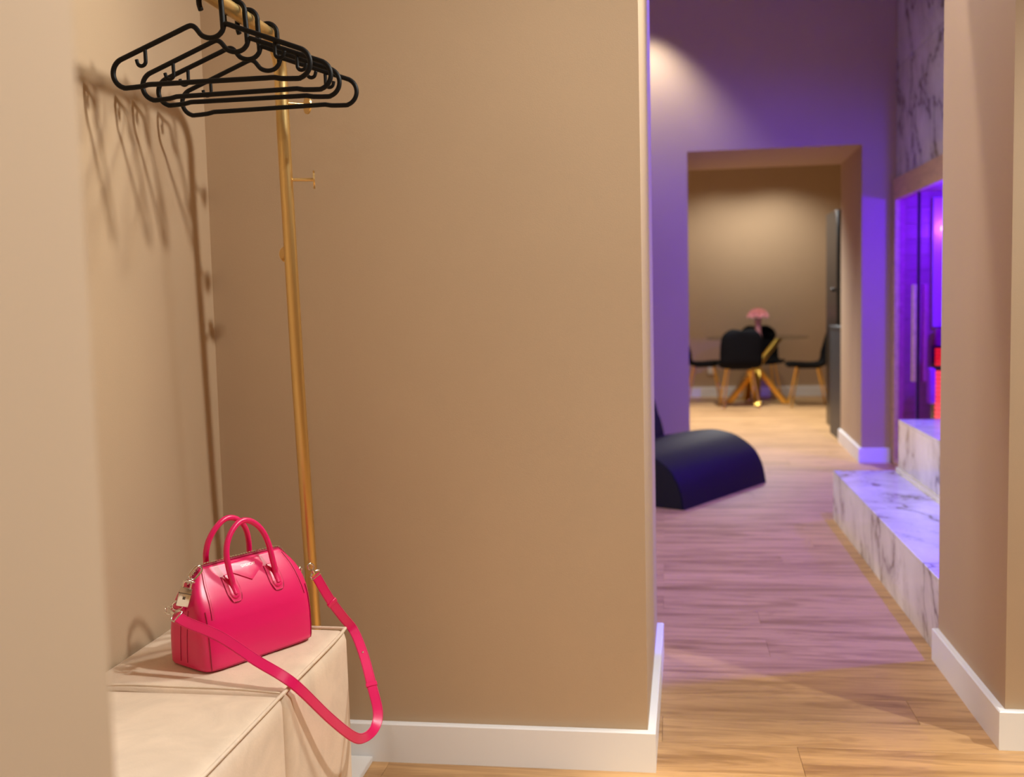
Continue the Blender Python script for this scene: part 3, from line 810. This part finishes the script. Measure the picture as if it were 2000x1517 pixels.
# ------------------------------------------------------------------ dining chairs
def chair_parts():
    parts = []
    bm = newbm()
    pr = catmull([(.205, .392, 0), (.195, .405, 0), (.10, .405, 0), (-.02, .397, 0), (-.115, .405, 0), (-.165, .445, 0), (-.195, .53, 0), (-.222, .63, 0), (-.245, .715, 0), (-.252, .755, 0)], 4)
    n = len(pr); m = 16; grid = []
    for i, q in enumerate(pr):
        t = i/(n-1)
        if t < .16: wd = .10+.10*math.sqrt(1-(1-t/.16)**2)
        elif t < .5: wd = .20+.004*math.sin(PI*(t-.16)/.34)
        else:
            s = (t-.5)/.5; wd = max(.055, (.20-.004*s)*math.sqrt(max(0, 1-max(0, (s-.35)/.65)**3.4)))
        row = []
        for k in range(m+1):
            x = -1+2*k/m
            cur = abs(x)**2.4
            lift = .022*cur*min(1, t/.15)*max(0, 1-max(0, t-.42)/.3); fwd = .050*cur*max(0, min(1, (t-.40)/.25))
            row.append(Vector((x*wd, q.x+fwd, q.y+lift)))
        grid.append(row)
    def nrm(i, k):
        a = grid[min(i+1, n-1)][k]-grid[max(i-1, 0)][k]; b = grid[i][min(k+1, m)]-grid[i][max(k-1, 0)]
        return b.cross(a).normalized()
    T = .024
    top = [[bm.verts.new(grid[i][k]) for k in range(m+1)] for i in range(n)]
    bot = [[bm.verts.new(grid[i][k]-nrm(i, k)*T*(.35 if i in (0, n-1) or k in (0, m) else 1)*(1 if nrm(n//4, m//2).z > 0 else -1)) for k in range(m+1)] for i in range(n)]
    for G in (top, bot):
        for i in range(n-1):
            for k in range(m): bm.faces.new((G[i][k], G[i][k+1], G[i+1][k+1], G[i+1][k]))
    for i in range(n-1):
        for k in (0, m): bm.faces.new((top[i][k], top[i+1][k], bot[i+1][k], bot[i][k]))
    for k in range(m):
        for i in (0, n-1): bm.faces.new((top[i][k], top[i][k+1], bot[i][k+1], bot[i][k]))
    bmesh.ops.recalc_face_normals(bm, faces=bm.faces)
    parts.append(link('seat_shell', bm, 'blackvelvet', None, True, 60))
    for sx in (-1, 1):
        for sy, yt, yb in ((1, .10, .17), (-1, -.10, -.185)):
            parts.append(tb('leg', [(sx*.11, yt, .385), (sx*.115, yt, .37), (sx*.172, yb, 0)], .0085, 'goldshiny', None, 10))
    parts.append(bx('under_frame', (-.115, .115, -.105, .105, .372, .384), 'blackgloss', None, .003))
    return parts
CH = [((.705, 10.50), 0.06, 'black shell chair with gold legs, its back to the camera in front of the table'),
      ((.385, 10.95), -PI/2+.05, 'black shell chair half hidden by the purple wall, left of the glass table'),
      ((.985, 11.22), PI+.12, 'black shell chair behind the glass table facing the camera'),
      ((1.365, 10.56), PI/2-.02, 'black shell chair seen in profile right of the glass table')]
cp_ = chair_parts()
for i, ((x, y), rz, lab) in enumerate(CH):
    e = tag(empty('dining_chair', (x, y, 0), rz), lab, 'chair', 'chairs round the glass table')
    for p in cp_:
        if i == 0: p.parent = e
        else:
            c = p.copy(); COL.objects.link(c); c.parent = e

# ------------------------------------------------------------------ glass table
TX, TY, TZ = .905, 10.82, .672
tab = tag(empty('dining_table', (TX, TY, 0)), 'round glass table on crossed gold bars among black chairs', 'table')
bm = newbm(); cyl(bm, (0, 0, TZ-.012), .50, .012, 72); link('glass_top', bm, 'tableglass', tab, True, 40)
def bar(a, ro, rt, off, w_=.030):
    p = Vector((math.cos(a)*ro, math.sin(a)*ro, 0.012)); q = Vector((-math.cos(a)*rt, -math.sin(a)*rt, TZ-.014)); sd = Vector((-math.sin(a), math.cos(a), 0))*off
    p += sd; q += sd; ax = (q-p).normalized(); s1 = Vector((-math.sin(a), math.cos(a), 0)); s2 = ax.cross(s1)
    bm = newbm(); vs = []
    for c in (p, q):
        # cut level at floor and top
        for sx_, sy_ in ((-1, -1), (1, -1), (1, 1), (-1, 1)):
            v = c+s1*sx_*w_+s2*sy_*w_*.8
            k = (c.z-v.z)/ax.z; v = v+ax*k
            vs.append(bm.verts.new(v))
    bm.faces.new(vs[0:4][::-1]); bm.faces.new(vs[4:8])
    for k in range(4): bm.faces.new((vs[k], vs[(k+1) % 4], vs[4+(k+1) % 4], vs[4+k]))
    bmesh.ops.recalc_face_normals(bm, faces=bm.faces)
    bmesh.ops.bevel(bm, geom=list(bm.edges), offset=.003, segments=1, affect='EDGES')
    link('leg_bar', bm, 'goldshiny', tab)
bar(math.radians(200), .30, .26, -.034); bar(math.radians(-25), .28, .26, .034); bar(math.radians(265), .26, .24, .0); bar(math.radians(95), .26, .24, .066)

# vase and flowers
vs_ = tag(empty('vase', (TX+.005, TY-.05, TZ)), 'slim pink vase standing in the middle of the glass table', 'vase')
def lathe(bm, prof_, n=24):
    R = [[bm.verts.new((r*math.cos(2*PI*k/n), r*math.sin(2*PI*k/n), z)) for k in range(n)] for r, z in prof_]
    for A, B in zip(R, R[1:]):
        for k in range(n): bm.faces.new((A[k], A[(k+1) % n], B[(k+1) % n], B[k]))
    bm.faces.new(R[0][::-1]); bm.faces.new(R[-1])
bm = newbm(); lathe(bm, [(.034, 0), (.036, .012), (.030, .05), (.028, .10), (.031, .150), (.036, .178), (.033, .178), (.027, .15), (.024, .05), (.02, .02)]); bmesh.ops.recalc_face_normals(bm, faces=bm.faces); link('body', bm, 'vasepink', vs_, True, 50)
bm = newbm(); cyl(bm, (0, 0, 0.0), .037, .006, 24); link('foot', bm, 'vasepink', vs_, True, 40)
fb = tag(empty('flower_bouquet', (TX+.005, TY-.05, TZ+.10)), 'round bunch of pale pink blossoms in the pink vase', 'flowers')
def bloom():
    bm = newbm(); rnd = random.Random(4)
    bmesh.ops.create_icosphere(bm, subdivisions=1, radius=.018)
    for layer, (n, r, tilt) in enumerate(((5, .020, .25), (6, .028, .7), (7, .034, 1.15))):
        for k in range(n):
            a = 2*PI*(k+.5*layer)/n
            # petal: curved 3x3 patch
            V = []
            for i in range(3):
                for j in range(3):
                    u = (j-1)*.016*(1-.3*(i == 2)); v = i*.5
                    rad = .006+r*math.sin(tilt*v+.15)*1.0; z = r*math.cos(tilt*v)*.9*v - .002 + (1-v)*-.006
                    V.append(bm.verts.new((rad*math.cos(a)-u*math.sin(a), rad*math.sin(a)+u*math.cos(a), z-abs(u)*.2)))
            for i in range(2):
                for j in range(2): bm.faces.new((V[i*3+j], V[i*3+j+1], V[i*3+j+4], V[i*3+j+3]))
    return link('blossom', bm, 'petal', fb, True)
b0 = bloom(); first = True
rnd = random.Random(2)
for ring, (n, rad, z, til) in enumerate(((1, 0, .170, 0), (6, .048, .155, .5), (9, .082, .122, 1.05))):
    for k in range(n):
        a = 2*PI*k/n+.3*ring
        o = b0 if first else b0.copy()
        if not first: COL.objects.link(o)
        first = False; o.parent = fb; o.location = (rad*math.cos(a), rad*math.sin(a), z); o.rotation_euler = (0, til, a); o.scale = (1.05, 1.05, 1.05)
        tb('stem', [(0, 0, -.06), (.01*math.cos(a), .01*math.sin(a), .07), (rad*.9*math.cos(a), rad*.9*math.sin(a), z-.004)], .0025, 'petaldark', fb, 5)

# ------------------------------------------------------------------ kitchen counter and tall unit, right of the opening
kc = tag(empty('kitchen_counter', (1.75, 8.22, 0)), 'charcoal counter end standing just past the opening', 'counter')
part('side_panel', (1.262, 1.282, 7.975, 8.47, 0, .815), 'dark', kc, .001)
part('worktop', (1.258, 2.6, 7.97, 8.475, .815, .840), 'dark', kc, .002)
part('cabinet_body', (1.284, 2.6, 7.99, 8.45, .06, .813), 'dark', kc)
part('plinth', (1.284, 2.58, 8.02, 8.41, 0, .06), 'blackgloss', kc)
tu = tag(empty('tall_cabinet', (1.75, 8.80, 0)), 'tall black cabinet with a small knob behind the charcoal counter', 'cabinet')
part('body', (1.325, 2.2, 8.56, 9.10, 0, 1.735), 'blackgloss', tu, .002)
part('door', (1.330, 2.19, 8.545, 8.56, .10, 1.725), 'blackgloss', tu, .002)
bm = newbm(); lathe(bm, [(.010, 0), (.008, .012), (.018, .020), (.016, .030), (.004, .033)], 16); bmesh.ops.rotate(bm, verts=bm.verts, cent=(0, 0, 0), matrix=Matrix.Rotation(-PI/2, 3, 'Y')); bmesh.ops.translate(bm, verts=bm.verts, vec=(1.325-1.75, 8.62-8.80, 1.115)); link('knob', bm, 'blackgloss', tu, True)

# wall socket behind the chairs
sk = tag(empty('wall_socket', (.49, 11.62, .29)), 'white socket plate low on the dining room wall', 'socket')
lp('plate', (-.045, .045, -.010, 0, -.045, .045), 'socketwhite', sk, .003)
lp('insert', (-.026, .026, -.013, -.009, -.026, .026), 'socketwhite', sk, .002)
